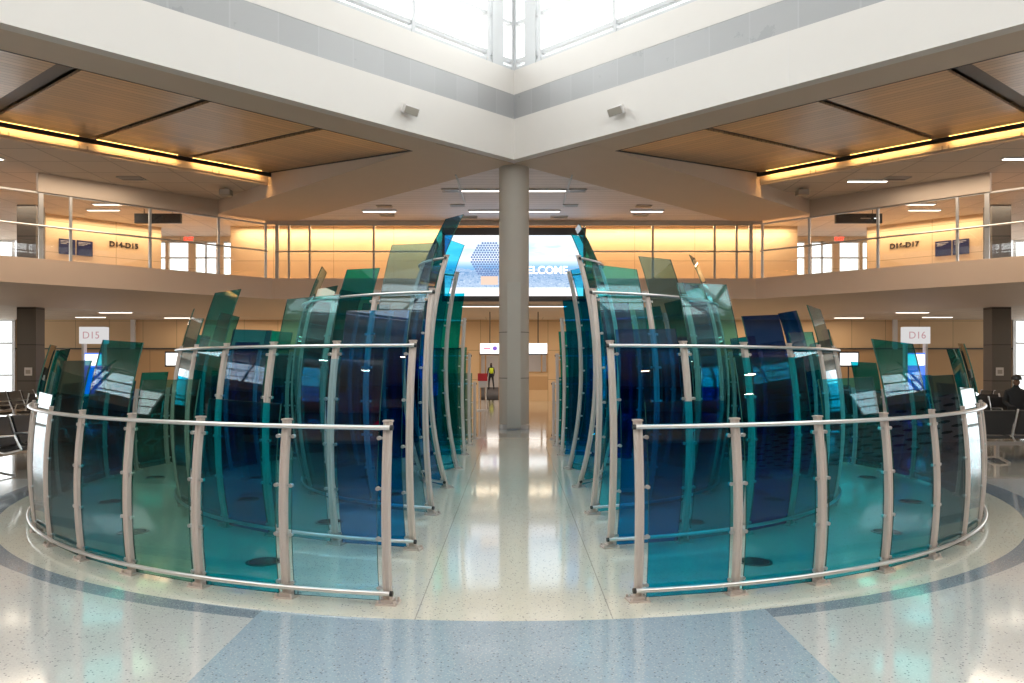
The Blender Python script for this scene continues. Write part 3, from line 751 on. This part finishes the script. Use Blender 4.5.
# ------------------------------------------------------------------ big LED screen on the balcony front
def screen_mat():
    m, nt, out = new_mat('city skyline picture')
    tc = N(nt, 'ShaderNodeTexCoord'); sp = N(nt, 'ShaderNodeSeparateXYZ'); nt.links.new(tc.outputs['Object'], sp.inputs[0])
    x, z = sp.outputs['X'], sp.outputs['Z']
    zr = N(nt, 'ShaderNodeMapRange'); nt.links.new(z, zr.inputs[0]); zr.inputs[1].default_value = 0.3; zr.inputs[2].default_value = 2.1
    cr = N(nt, 'ShaderNodeValToRGB'); nt.links.new(zr.outputs[0], cr.inputs[0])
    e = cr.color_ramp.elements
    e[0].position = 0; e[0].color = (0.45, 0.62, 0.80, 1)
    for pos, c in ((0.30, (0.10, 0.30, 0.58)), (0.42, (0.25, 0.50, 0.80)), (0.55, (0.75, 0.85, 0.97)), (0.8, (0.55, 0.76, 0.97))):
        q = e.new(pos); q.color = (*c, 1)
    e[-1].position = 1.0; e[-1].color = (0.88, 0.95, 1.0, 1)
    # city: blocky noise below the skyline
    mp = N(nt, 'ShaderNodeMapping'); mp.inputs['Scale'].default_value = (5, 1, 12); nt.links.new(tc.outputs['Object'], mp.inputs[0])
    vo = N(nt, 'ShaderNodeTexVoronoi', Scale=2.2); vo.distance = 'CHEBYCHEV'; nt.links.new(mp.outputs[0], vo.inputs['Vector'])
    city = mixc(nt, math_n(nt, 'FRACT', math_n(nt, 'MULTIPLY', vo.outputs['Distance'], 3.7)), (0.05, 0.16, 0.38), (0.75, 0.80, 0.88))
    nz = N(nt, 'ShaderNodeTexNoise', Scale=3.0); nt.links.new(tc.outputs['Object'], nz.inputs['Vector'])
    lim = math_n(nt, 'MULTIPLY_ADD', nz.outputs[0], 0.35, 0.80)
    c = mixc(nt, math_n(nt, 'MULTIPLY', math_n(nt, 'LESS_THAN', z, lim), 0.55), cr.outputs[0], city)
    # clouds
    mp2 = N(nt, 'ShaderNodeMapping'); mp2.inputs['Scale'].default_value = (0.6, 1, 2.5); nt.links.new(tc.outputs['Object'], mp2.inputs[0])
    cl = N(nt, 'ShaderNodeTexNoise', Scale=1.4, Detail=5.0); nt.links.new(mp2.outputs[0], cl.inputs['Vector'])
    cm = N(nt, 'ShaderNodeMapRange'); nt.links.new(cl.outputs[0], cm.inputs[0]); cm.inputs[1].default_value = 0.45; cm.inputs[2].default_value = 0.65
    c = mixc(nt, math_n(nt, 'MULTIPLY', cm.outputs[0], math_n(nt, 'GREATER_THAN', z, 1.25)), c, (1, 1, 1))
    c = mixc(nt, math_n(nt, 'LESS_THAN', z, 0.32), c, (0.98, 0.95, 1.0))
    em = N(nt, 'ShaderNodeEmission', Strength=1.15); nt.links.new(c, em.inputs[0]); nt.links.new(em.outputs[0], out.inputs[0])
    return m
t = thing('video_screen', 'large lit video screen showing a city skyline and the word WELCOME', 'screen', (0, 26.75, 4.0))
MB().box(-2.52, 2.52, 0.03, 0.25, -0.15, 2.42).build('casing', M['darkbeam'], t)
MB().box(-2.42, 2.42, 0.0, 0.03, 0.03, 2.15).build('display', screen_mat(), t)
text('lettering', 'WELCOME', 0.375, M['whitetext'], (0.97, -0.012, 0.92), (pi / 2, 0, 0), t, offset=0.009)
# lattice ball tower of the picture
m = MB(); cxb, czb, rb = -0.86, 1.30, 0.64
for i in range(-8, 9):
    for j in range(-9, 10):
        px = i * 0.095 + (0.047 if j % 2 else 0); pz = j * 0.082
        if px * px + pz * pz < rb * rb:
            m.prism([(0, 0), (1, 0), (1, 1)], 0, 1) if False else None
            b = len(m.v)
            for q in range(6): m.v.append((cxb + px + 0.042 * cos(q * pi / 3 + pi / 6), -0.004, czb + pz + 0.042 * sin(q * pi / 3 + pi / 6)))
            m.f.append(tuple(b + q for q in range(6)))
me = bpy.data.meshes.new('tower_picture'); me.from_pydata(m.v, [], m.f); me.materials.append(emit('lattice dots', (0.16, 0.24, 0.48), 1.0))
o = bpy.data.objects.new('tower_picture', me); COL.objects.link(o); o.parent = t
MB().box(cxb - 0.30, cxb + 0.30, -0.006, -0.001, 0.42, 0.72).build('tower_shaft', emit('tower shaft', (0.85, 0.62, 0.50), 1.0), t)

# ------------------------------------------------------------------ fittings
def strip_light(x0, x1, y, z, w, label, group, mat='strip', rot=0):
    t = thing('ceiling_light', label, 'ceiling light', ((x0 + x1) / 2, y, z), rot, group)
    L = (x1 - x0) / 2
    MB().box(-L - 0.03, L + 0.03, -w / 2 - 0.03, w / 2 + 0.03, -0.03, 0.03).build('housing', M['frame'], t)
    MB().box(-L, L, -w / 2, w / 2, -0.045, -0.028).build('diffuser', M[mat], t)
    return t
strip_light(-1.52, 1.50, 22.2, 6.70, 0.10, 'long ceiling strip light behind the column, nearer of the two', None, 'stripcool')
strip_light(-1.48, 1.50, 25.2, 6.70, 0.10, 'long ceiling strip light behind the column, closer to the big screen', None, 'stripcool')
strip_light(-4.97, -3.90, 25.2, 6.70, 0.10, 'short ceiling strip light left of the screen under the flat ceiling', None, 'stripcool')
strip_light(3.86, 4.90, 25.2, 6.70, 0.10, 'short ceiling strip light right of the screen under the flat ceiling', None, 'stripcool')
for sx in (-1, 1):
    t = thing('ceiling_rail', 'thin white rail running along the flat ceiling %s of the column' % SIDE[sx], 'rail', (sx * 1.55, 22.2, 6.70))
    MB().box(-0.02, 0.02, -1.8, 1.8, -0.03, 0.02).build('track', M['frame'], t)
    MB().tube([(0, -1.5, 0), (0, -1.5, -0.05)], 0.02).build('mounting_foot', M['frame'], t)
    strip_light(*sorted((sx * 10.0, sx * 11.15)), 22.9, 7.14, 0.11, 'strip light on the tiled ceiling by the %s wood field' % SIDE[sx], None) if sx > 0 else None
    strip_light(*sorted((sx * (13.65 if sx < 0 else 13.05), sx * 14.4)), 20.4, 7.14, 0.11, 'strip light on the tiled ceiling near the %s picture edge' % SIDE[sx], None)
    for q, (xx, yy) in enumerate(((13.85, 26.2), (14.6, 27.2))):
        strip_light(*sorted((sx * (xx - 0.55), sx * (xx + 0.55))), yy, 7.14, 0.10, 'strip light over the %s upper passage, %s the glazing' % (SIDE[sx], 'closer to' if q == 0 else 'farther from'), None)
    # lower soffit
    for (xx, yy, zz) in ((15.05, 28.9, 3.60), (17.6, 31.8, 3.60), (14.1, 32.2, 3.60)):
        zz = 3.62
        strip_light(*sorted((sx * (xx - 0.6), sx * (xx + 0.6))), yy, zz, 0.12, 'strip light in the low ceiling over the %s back seating' % SIDE[sx], 'low ceiling strip lights %s' % SIDE[sx])
strip_light(-1.95, 1.95, 28.6, 3.83, 0.12, 'long strip light in the low ceiling beneath the big screen', None)
for sx in (-1, 1):
    for (yy) in (29.5, 32.8):
        area('low ceiling light', (sx * 9, yy, 3.55), (0, 0, 0), 12, 0.4, 95, (1.0, 0.80, 0.58))
    area('low ceiling light', (sx * 20, 22, 3.5), (0, 0, 0), 6, 6, 60, (1.0, 0.86, 0.7))
area('low ceiling light', (0, 31, 3.5), (0, 0, 0), 5, 1.0, 60, (1.0, 0.82, 0.6))

def vent(x, y, z, label, w=0.5, d=0.35, group=None):
    t = thing('ceiling_vent', label, 'vent', (x, y, z), 0, group)
    m = MB(); m.box(-w / 2, w / 2, -d / 2, -d / 2 + 0.03, -0.03, 0); m.box(-w / 2, w / 2, d / 2 - 0.03, d / 2, -0.03, 0); m.box(-w / 2, -w / 2 + 0.03, -d / 2, d / 2, -0.03, 0); m.box(w / 2 - 0.03, w / 2, -d / 2, d / 2, -0.03, 0)
    m.build('frame', M['alu'], t)
    MB().box(-w / 2 + 0.03, w / 2 - 0.03, -d / 2 + 0.03, d / 2 - 0.03, -0.012, 0).build('grille', M['darkbeam'], t)
    for k in range(3): MB().box(-w / 2 + 0.03, w / 2 - 0.03, -d / 2 + 0.07 + k * 0.08, -d / 2 + 0.09 + k * 0.08, -0.028, -0.012).build('slat', M['alu'], t)
for sx in (-1, 1):
    vent(sx * 1.85, 22.3, 6.715, 'pale ceiling vent beside the %s end of the nearer long strip light' % SIDE[sx])
    vent(sx * 1.80, 24.4, 6.715, 'dark ceiling vent %s of the column near the rail end' % SIDE[sx], 0.48, 0.3)
    vent(sx * 1.55, 26.3, 6.715, 'ceiling vent just above the %s part of the big screen' % SIDE[sx], 0.6, 0.3)
    vent(sx * 4.15, 24.5, 6.715, 'ceiling vent above the short strip light %s of the screen' % SIDE[sx], 0.5, 0.3)
    vent(sx * 4.3, 26.0, 6.715, 'ceiling vent behind the short strip light %s of the screen' % SIDE[sx], 0.5, 0.3)
    vent(sx * 11.3, 22.6, 7.145, 'flat ceiling vent on the tiles beyond the %s wood ceiling' % SIDE[sx], 0.7, 0.4)
    vent(sx * 13.9, 25.3, 7.145, 'ceiling vent over the %s upper passage' % SIDE[sx], 0.7, 0.3)
    t = thing('ceiling_speaker', 'small grey speaker box hanging from the tiles beside the %s diagonal beam' % SIDE[sx], 'speaker', (sx * 9.0, 23.9, 7.15))
    MB().box(-0.17, 0.17, -0.14, 0.14, -0.24, -0.06).build('box', M['column'], t, bevel=0.01)
    MB().box(-0.15, 0.15, -0.146, -0.14, -0.22, -0.08).build('grille', M['alu'], t)
    MB().tube([(0, 0, 0), (0, 0, -0.08)], 0.03).build('bracket', M['frame'], t)
    # wedge loudspeakers on the fascia
    for q, (s, z) in enumerate(((3.2, 7.20), (12.0, 7.72)) if sx > 0 else ((3.24, 7.20),)):
        if q == 1: s, z = 11.35, 7.6
        p = wpt(sx, s, 0)
        lab = ('small white wedge speaker on the fascia left of the corner', 'small white wedge speaker on the fascia right of the corner', 'grey wedge speaker at the top right of the fascia')[0 if sx < 0 else 1 + q]
        t = thing('wall_speaker', lab, 'speaker', (p.x, p.y, z), 0)
        t.rotation_euler.z = sx * -pi / 4
        MB().tube([(0, 0, 0), (0, -0.12, -0.01)], 0.035).build('arm', M['frame'], t)
        m = MB(); rm = Matrix.Rotation(radians(28), 4, 'X') @ Matrix.Rotation(radians(sx * 18), 4, 'Z')
        m.box(-0.17, 0.17, -0.27, -0.10, -0.10, 0.08, rm); m.build('body', M['kiosk'], t, bevel=0.01)
        m = MB(); m.box(-0.15, 0.15, -0.278, -0.270, -0.085, 0.065, rm); m.build('grille', M['column'], t)

# gate wall numbers, flight boards, hanging signs
for sx, s in ((-1, 'D14-D15'), (1, 'D16-D17')):
    rz = pi / 4 if sx < 0 else -pi / 4
    p = Vector((sx * 15.20, 29.80)) + Vector((-sx * -0.0, -0.0))
    n = Vector((-sx, -1)).normalized() * 0.02
    t = thing('gate_number', 'dark %s gate lettering on the lit upper wall' % s, 'sign', (p.x + n.x, p.y + n.y, 6.27), rz)
    text('lettering', s, 0.28, M['text'], (0, 0, 0), (pi / 2, 0, 0), t, offset=0.008, ext=0.01)
    for q in range(2):
        X = 16.60 - q * 0.42
        pp = Vector((sx * X, 45 - X)) + n * 0.5
        t = thing('information_board', 'navy information board on the %s upper wall, %s the gate number' % (SIDE[sx], 'farther from' if q == 0 else 'closer to'), 'sign', (pp.x, pp.y, 6.0), rz)
        MB().box(-0.27, 0.27, -0.04, 0, -0.28, 0.28).build('panel', M['navy'], t)
        for k in range(3): MB().box(-0.22, 0.18 - 0.1 * k, -0.045, -0.04, 0.20 - k * 0.05, 0.215 - k * 0.05).build('text_line', M['kiosk'], t)
    t = thing('hanging_sign', 'black hanging direction sign over the %s upper passage' % SIDE[sx], 'sign', (-12.6 if sx < 0 else 12.2, 27.1, 7.15))
    MB().box(-0.82, 0.82, -0.06, 0.06, -0.52, -0.18).build('panel', M['black'], t)
    for u in (-0.5, 0.5): MB().tube([(u, 0, 0), (u, 0, -0.2)], 0.012).build('rod', M['dark'], t)
    if sx > 0:
        m = MB().box(0.53, 0.70, -0.068, -0.06, -0.365, -0.335)
        m.sweep([(0.64, -0.064, -0.27), (0.72, -0.064, -0.35), (0.64, -0.064, -0.43)], [(-0.004, -0.016), (0.004, -0.016), (0.004, 0.016), (-0.004, 0.016)], up=(0, 1, 0))
        m.build('arrow', M['whitetext'], t)
        MB().box(0.05, 0.42, -0.064, -0.06, -0.37, -0.335).build('text_line', M['column'], t)
    t = thing('exit_sign', 'red lit EXIT sign over the %s upper gate doors' % SIDE[sx], 'sign', (sx * 13.85, 32.6, 7.15))
    MB().box(-0.2, 0.2, -0.03, 0.03, -0.30, -0.06).build('box', M['kiosk'], t); text('lettering', 'EXIT', 0.2, M['redlit'], (0, -0.04, -0.18), (pi / 2, 0, 0), t, offset=0.008)
    MB().tube([(0, 0, 0), (0, 0, -0.07)], 0.012).build('rod', M['dark'], t)

# gate totems, TVs, hanging signs at the lower back
for sx, s in ((-1, 'D15'), (1, 'D16')):
    X = (93.5 - 514) / 765 * 27.5 if sx < 0 else (916 - 514) / 765 * 27.5
    t = thing('gate_totem', 'white gate totem with %s on its top box beside the seating' % s, 'totem', (X, 27.5, 0))
    MB().box(-0.45, 0.45, -0.12, 0.20, 2.38, 2.98).build('top_box', M['lightbox'], t)
    text('lettering', s, 0.36, M['pink'], (0 - 0.02, -0.13, 2.67), (pi / 2, 0, 0), t)
    MB().box(-0.40, -0.32, -0.05, 0.15, 0, 2.38).build('upright', M['kiosk'], t); MB().box(0.32, 0.40, -0.05, 0.15, 0, 2.38).build('upright', M['kiosk'], t)
    MB().box(-0.32, 0.32, 0.0, 0.08, 0.45, 2.05).build('display', M['bluelit'], t)
    MB().box(-0.30, 0.30, -0.012, 0.0, 1.6, 2.0).build('picture', M['signwhite'], t)
    MB().box(-0.48, 0.48, -0.2, 0.3, 0, 0.06).build('base', M['column'], t)
    X = (175 - 514) / 765 * 30 if sx < 0 else (849 - 514) / 765 * 30
    t = thing('television', 'black framed television with a bright picture on the %s back side' % SIDE[sx], 'television', (X, 30, 0))
    MB().box(-0.40, 0.40, 0, 0.06, 1.54, 2.14).build('casing', M['black'], t); MB().box(-0.35, 0.35, -0.008, 0, 1.60, 2.08).build('display', M['signwhite'], t)
    MB().tube([(0, 0.05, 0.0), (0, 0.05, 1.6)], 0.03).build('pole', M['dark'], t); MB().box(-0.3, 0.3, -0.2, 0.3, 0, 0.03).build('base', M['dark'], t)
    X = sx * 0.96
    t = thing('hanging_sign', 'white lit hanging sign at the back %s of the column' % SIDE[sx], 'sign', (X, 30.5, 3.74))
    MB().box(-0.39 if sx < 0 else -0.48, 0.44 if sx < 0 else 0.36, -0.05, 0.05, -1.68, -1.27).build('panel', M['signwhite'], t)
    MB().box(-0.39 if sx < 0 else -0.48, 0.44 if sx < 0 else 0.36, -0.055, 0.052, -1.72, -1.68).build('frame', M['navy'], t)
    MB().tube([(0, 0, 0), (0, 0, -1.27)], 0.02).build('rod', M['dark'], t)
    if sx < 0:
        MB().lathe([(0.09, 0), (0.09, 0.01)], 20).build('emblem', emit('violet mark', (0.25, 0.12, 0.55), 1.0), t).matrix_local = Matrix.Translation((0.20, -0.055, -1.47)) @ Matrix.Rotation(pi / 2, 4, 'X')
        MB().box(-0.26, 0.02, -0.056, -0.05, -1.50, -1.44).build('wordmark', emit('rose mark', (0.75, 0.25, 0.35), 1.0), t)
t = thing('stanchion_sign', 'small red sign on two white posts at the far end of the aisle', 'sign', (-1.11, 27.0, 0))
MB().box(-0.17, 0.17, -0.02, 0.02, 1.05, 1.32).build('panel', M['red'], t); MB().box(-0.15, 0.15, -0.015, 0.03, 0.82, 1.05).build('holder', M['kiosk'], t)
for u in (-0.12, 0.12): MB().tube([(u, 0, 0), (u, 0, 1.05)], 0.025).build('pole', M['kiosk'], t)
MB().box(-0.2, 0.2, -0.15, 0.15, 0, 0.04).build('base', M['kiosk'], t)

# ------------------------------------------------------------------ airport sling seats
def rbox(w, d, t_, m, mat):  # padded slab
    m.box(-w / 2, w / 2, -d / 2, d / 2, -t_ / 2, t_ / 2, mat)
def make_bench(n, label, group=None, double=True):
    t = thing('airport_bench', label, 'bench', (0, 0, 0), 0, group)
    W = 0.62; L = n * W
    MB().box(-0.04, L + 0.04, -0.035, 0.035, 0.27, 0.33).build('beam', M['chrome'], t)
    for x in (0.25, L - 0.25):
        m = MB(); m.box(x - 0.03, x + 0.03, -0.03, 0.03, 0.05, 0.28)
        m.sweep([(x, -0.34, 0.012), (x, -0.06, 0.07), (x, 0.06, 0.07), (x, 0.34, 0.012)], [(-0.025, -0.012), (0.025, -0.012), (0.025, 0.012), (-0.025, 0.012)])
        m.build('leg', M['chrome'], t)
    for sd in ((1, -1) if double else (1,)):
        for i in range(n):
            x = (i + 0.5) * W
            seat = MB()
            path = [(x, sd * 0.14, 0.40), (x, sd * 0.22, 0.375), (x, sd * 0.40, 0.39), (x, sd * 0.58, 0.43)]
            seat.sweep(path, [(-0.27, -0.02), (0.27, -0.02), (0.27, 0.025), (-0.27, 0.025)]); seat.build('seat', M['vinyl'], t, bevel=0.008)
            back = MB()
            path = [(x, sd * 0.15, 0.44), (x, sd * 0.11, 0.56), (x, sd * 0.06, 0.70), (x, sd * 0.02, 0.86)]
            back.sweep(path, [(-0.27, -0.02), (0.27, -0.02), (0.27, 0.022), (-0.27, 0.022)], up=(0, 1, 0)); back.build('backrest', M['vinyl'], t, bevel=0.008)
        for i in range(n + 1):
            x = i * W
            fr = MB().tube([(x, sd * 0.005, 0.88), (x, sd * 0.10, 0.58), (x, sd * 0.16, 0.41), (x, sd * 0.05, 0.30)], 0.016, 8, up=(1, 0, 0))
            fr.tube([(x, sd * 0.16, 0.41), (x, sd * 0.36, 0.365), (x, sd * 0.60, 0.42)], 0.016, 8, up=(1, 0, 0))
            f_ = fr.build('side_frame', M['chrome'], t)
            MB().tube([(x, sd * 0.60, 0.42), (x, sd * 0.50, 0.62), (x, sd * 0.10, 0.60)], 0.016, 8, up=(1, 0, 0)).build('armrest', M['chrome'], f_)
    return t
def place(o, x, y, rz, label=None, group=None):
    o.location = (x, y, 0); o.rotation_euler.z = rz
    if label: o['label'] = label
    if group: o['group'] = group
    elif 'group' in o: del o['group']
near = make_bench(4, 'black sling bench with metal frame cut by the left picture edge')
place(near, -7.65, 10.95, pi / 2)
bench3 = make_bench(3, 'x'); bench4 = make_bench(4, 'x'); index_children(bench3); index_children(bench4)
single = make_bench(4, 'black sling bench seen from behind just right of the outer ring', None, False)
place(single, 7.95, 13.0, 0)
place(bench3, -14.5, 21.2, pi / 2, 'black double bench standing before the left dark pillar')
c = copy_tree(bench3); place(c, 14.1, 21.2, pi / 2, 'black double bench with its frame end showing before the right dark pillar')
used4 = False
rows = []
for sx in (-1, 1):
    for (x, y) in ((4.2, 20.0), (7.2, 20.0), (10.2, 20.0), (4.2, 23.2), (7.2, 23.2), (10.2, 23.2), (6.0, 26.2), (9.0, 26.2)):
        rows.append((sx, x, y))
for (sx, x, y) in rows:
    if not used4: o = bench4; used4 = True
    else: o = copy_tree(bench4)
    x0 = x if sx > 0 else -x - 2.48
    place(o, x0, y, 0, 'black double bench in rows behind the glass, %s of the column' % SIDE[sx], 'benches in rows behind the rings, %s side' % SIDE[sx])
for k, (x, y) in enumerate(((-9.9, 16.2), (-13.2, 16.8))):
    o = copy_tree(bench4); place(o, x, y, pi / 2 if k != 0 else 0.0, ('black bench just beyond the outer ring, left of the aisle', 'black bench standing far left beyond the ring', 'black bench far right behind the single bench')[k])

c = copy_tree(bench4); place(c, 10.7, 18.25, 0, 'black double bench carrying the person in dark clothes and cap')

# ------------------------------------------------------------------ people
def skin_body(name, joints, edges, radii, mat, parent=None, root=0, mats=None):
    me = bpy.data.meshes.new(name); me.from_pydata(joints, edges, []); me.materials.append(mat)
    o = bpy.data.objects.new(name, me); COL.objects.link(o)
    if parent: o.parent = parent
    md = o.modifiers.new('Skin', 'SKIN'); md.use_smooth_shade = True
    sv = me.skin_vertices[0].data
    for i, r in enumerate(radii): sv[i].radius = r if isinstance(r, tuple) else (r, r); sv[i].use_root = (i == root)
    s = o.modifiers.new('Sub', 'SUBSURF'); s.levels = 1; s.render_levels = 2
    return o
def walking_person(x, y, label):
    t = thing('person', label, 'person', (x, y, 0.012), radians(200))
    J = [(0, 0, .93), (0, 0, 1.12), (0, 0, 1.34), (0, 0, 1.46), (0, -0.01, 1.56), (0, -0.01, 1.66),
         (.17, 0, 1.38), (.24, .06, 1.12), (.24, -.04, .90), (.24, -.07, .82), (-.17, 0, 1.38), (-.24, -.06, 1.12), (-.23, -.16, .92), (-.23, -.20, .84),
         (.09, 0, .88), (.10, -.14, .50), (.10, -.16, .08), (.10, -.28, .04), (-.09, 0, .88), (-.10, .10, .50), (-.10, .26, .12), (-.10, .20, .04)]
    E_ = [(0, 1), (1, 2), (2, 3), (3, 4), (4, 5), (2, 6), (6, 7), (7, 8), (8, 9), (2, 10), (10, 11), (11, 12), (12, 13), (0, 14), (14, 15), (15, 16), (16, 17), (0, 18), (18, 19), (19, 20), (20, 21)]
    Rr = [(.14, .10), (.13, .09), (.15, .10), .055, (.075, .09), (.06, .07), .05, .042, .032, .03, .05, .042, .032, .03, .085, .058, .042, .035, .085, .058, .042, .035]
    b = skin_body('body', J, E_, Rr, M['darkcloth'], t)
    skin_body('vest', [(0, 0, .98), (0, 0, 1.15), (0, 0, 1.36), (.12, 0, 1.40), (-.12, 0, 1.40)], [(0, 1), (1, 2), (2, 3), (2, 4)], [(.16, .125), (.155, .12), (.165, .12), (.065, .065), (.065, .065)], M['hivis'], t)
    skin_body('head', [(0, -.01, 1.55), (0, -.01, 1.63), (0, -.01, 1.68)], [(0, 1), (1, 2)], [(.06, .07), (.078, .09), (.06, .075)], M['skin'], t)
    skin_body('hair', [(0, .02, 1.62), (0, .02, 1.71)], [(0, 1)], [(.078, .08), (.06, .07)], M['darkcloth'], t)
    return t
walking_person(-1.45, 48.5, 'person in a yellow safety vest walking beyond the doorway at the end of the aisle')
def seated_person(x, y, rz, label):
    t = thing('person', label, 'person', (x, y, 0), rz)
    J = [(0, 0, .50), (0, .02, .72), (0, .0, .98), (0, -.03, 1.09), (0, -.06, 1.18),
         (.18, 0, 1.0), (.25, -.06, .76), (.20, -.28, .66), (.12, -.38, .66), (-.18, 0, 1.0), (-.25, -.06, .76), (-.20, -.28, .66), (-.12, -.38, .66),
         (.10, -.05, .50), (.13, -.45, .50), (.13, -.46, .08), (.13, -.60, .05), (-.10, -.05, .50), (-.13, -.45, .50), (-.13, -.46, .08), (-.13, -.60, .05)]
    E_ = [(0, 1), (1, 2), (2, 3), (3, 4), (2, 5), (5, 6), (6, 7), (7, 8), (2, 9), (9, 10), (10, 11), (11, 12), (0, 13), (13, 14), (14, 15), (15, 16), (0, 17), (17, 18), (18, 19), (19, 20)]
    Rr = [(.17, .13), (.16, .12), (.18, .12), .06, .07, .065, .055, .04, .035, .065, .055, .04, .035, .09, .07, .05, .04, .09, .07, .05, .04]
    skin_body('body', J, E_, Rr, M['darkcloth'], t)
    skin_body('head', [(0, -.06, 1.14), (0, -.07, 1.23), (0, -.06, 1.29)], [(0, 1), (1, 2)], [(.06, .07), (.08, .095), (.065, .08)], M['skin'], t)
    c = MB().lathe([(0.105, 0), (0.108, 0.05), (0.08, 0.10), (0.02, 0.12)], 20, (0, -.06, 1.28)); c.box(-0.08, 0.08, -0.27, -0.14, 1.28, 1.295); c.build('cap', M['black'], t, smooth=True)
    return t
seated_person(11.75, 17.92, radians(-15), 'person in dark clothes and cap sitting at the right picture edge')

# ------------------------------------------------------------------ food counter behind the viewpoint, seen only as a reflection
def kiosk_at(x, rz, label, red=True):
    t = thing('food_counter', label, 'counter', (x, -12.8, 0), rz)
    MB().box(-2.6, 2.6, -0.4, 0.4, 0, 1.1).build('counter', M['darkbeam'], t)
    MB().box(-2.7, 2.7, -0.5, 0.1, 2.5, 3.1).build('canopy', M['darkbeam'], t)
    MB().box(-2.7, -2.5, -0.5, 0.1, 0, 2.5).build('side_wall', M['lowwall'], t); MB().box(2.5, 2.7, -0.5, 0.1, 0, 2.5).build('side_wall', M['lowwall'], t)
    MB().box(-2.2, 2.2, -0.5, -0.45, 1.8, 2.4).build('menu_board', emit('menu board', (0.9, 0.55, 0.3), 1.0) if not red else M['signwhite'], t)
    return t
kiosk_at(-7, 0, 'dark food counter with a lit menu board behind the viewpoint, left'); kiosk_at(7, 0, 'dark food counter with an orange menu board behind the viewpoint, right', False)

t = thing('wall_sign', 'round red soft drink sign with white script on the rear wall', 'sign', (-13.0, -13.7, 5.4), pi)
MB().sweep([(0, 0, 0), (0, 0.14, 0)], [(1.3 * cos(2 * pi * i / 32), 1.3 * sin(2 * pi * i / 32)) for i in range(32)]).build('disc', emit('lit red disc', (0.9, 0.02, 0.05), 1.6), t)
text('lettering', 'Coca-Cola', 0.62, M['whitetext'], (0, -0.02, 0), (pi / 2, 0, 0), t)

# ------------------------------------------------------------------ world, camera, colour
w = bpy.data.worlds.new('World'); SC.world = w; w.use_nodes = True
bg = w.node_tree.nodes['Background'] if 'Background' in w.node_tree.nodes else w.node_tree.nodes.new('ShaderNodeBackground')
bg.inputs[0].default_value = (0.93, 0.96, 1.0, 1); bg.inputs[1].default_value = 2.5

cam = bpy.data.cameras.new('Camera'); co = bpy.data.objects.new('Camera', cam); COL.objects.link(co)
co.location = (0, 0, 1.65); co.rotation_euler = (pi / 2, 0, 0)
cam.sensor_width = 36; cam.lens = 765 / 1024 * 36; cam.shift_y = 22.5 / 1024; cam.shift_x = -2 / 1024; cam.clip_end = 200
SC.camera = co
SC.view_settings.view_transform = 'Standard'; SC.view_settings.look = 'None'; SC.view_settings.gamma = 1; SC.view_settings.use_curve_mapping = False
SC.view_settings.exposure = 0.3
cy = SC.cycles
cy.use_denoising = True
cy.max_bounces = 8; cy.diffuse_bounces = 4; cy.glossy_bounces = 5; cy.transmission_bounces = 4; cy.transparent_max_bounces = 48
cy.caustics_reflective = False; cy.caustics_refractive = False; cy.sample_clamp_indirect = 6
bpy.context.view_layer.update()
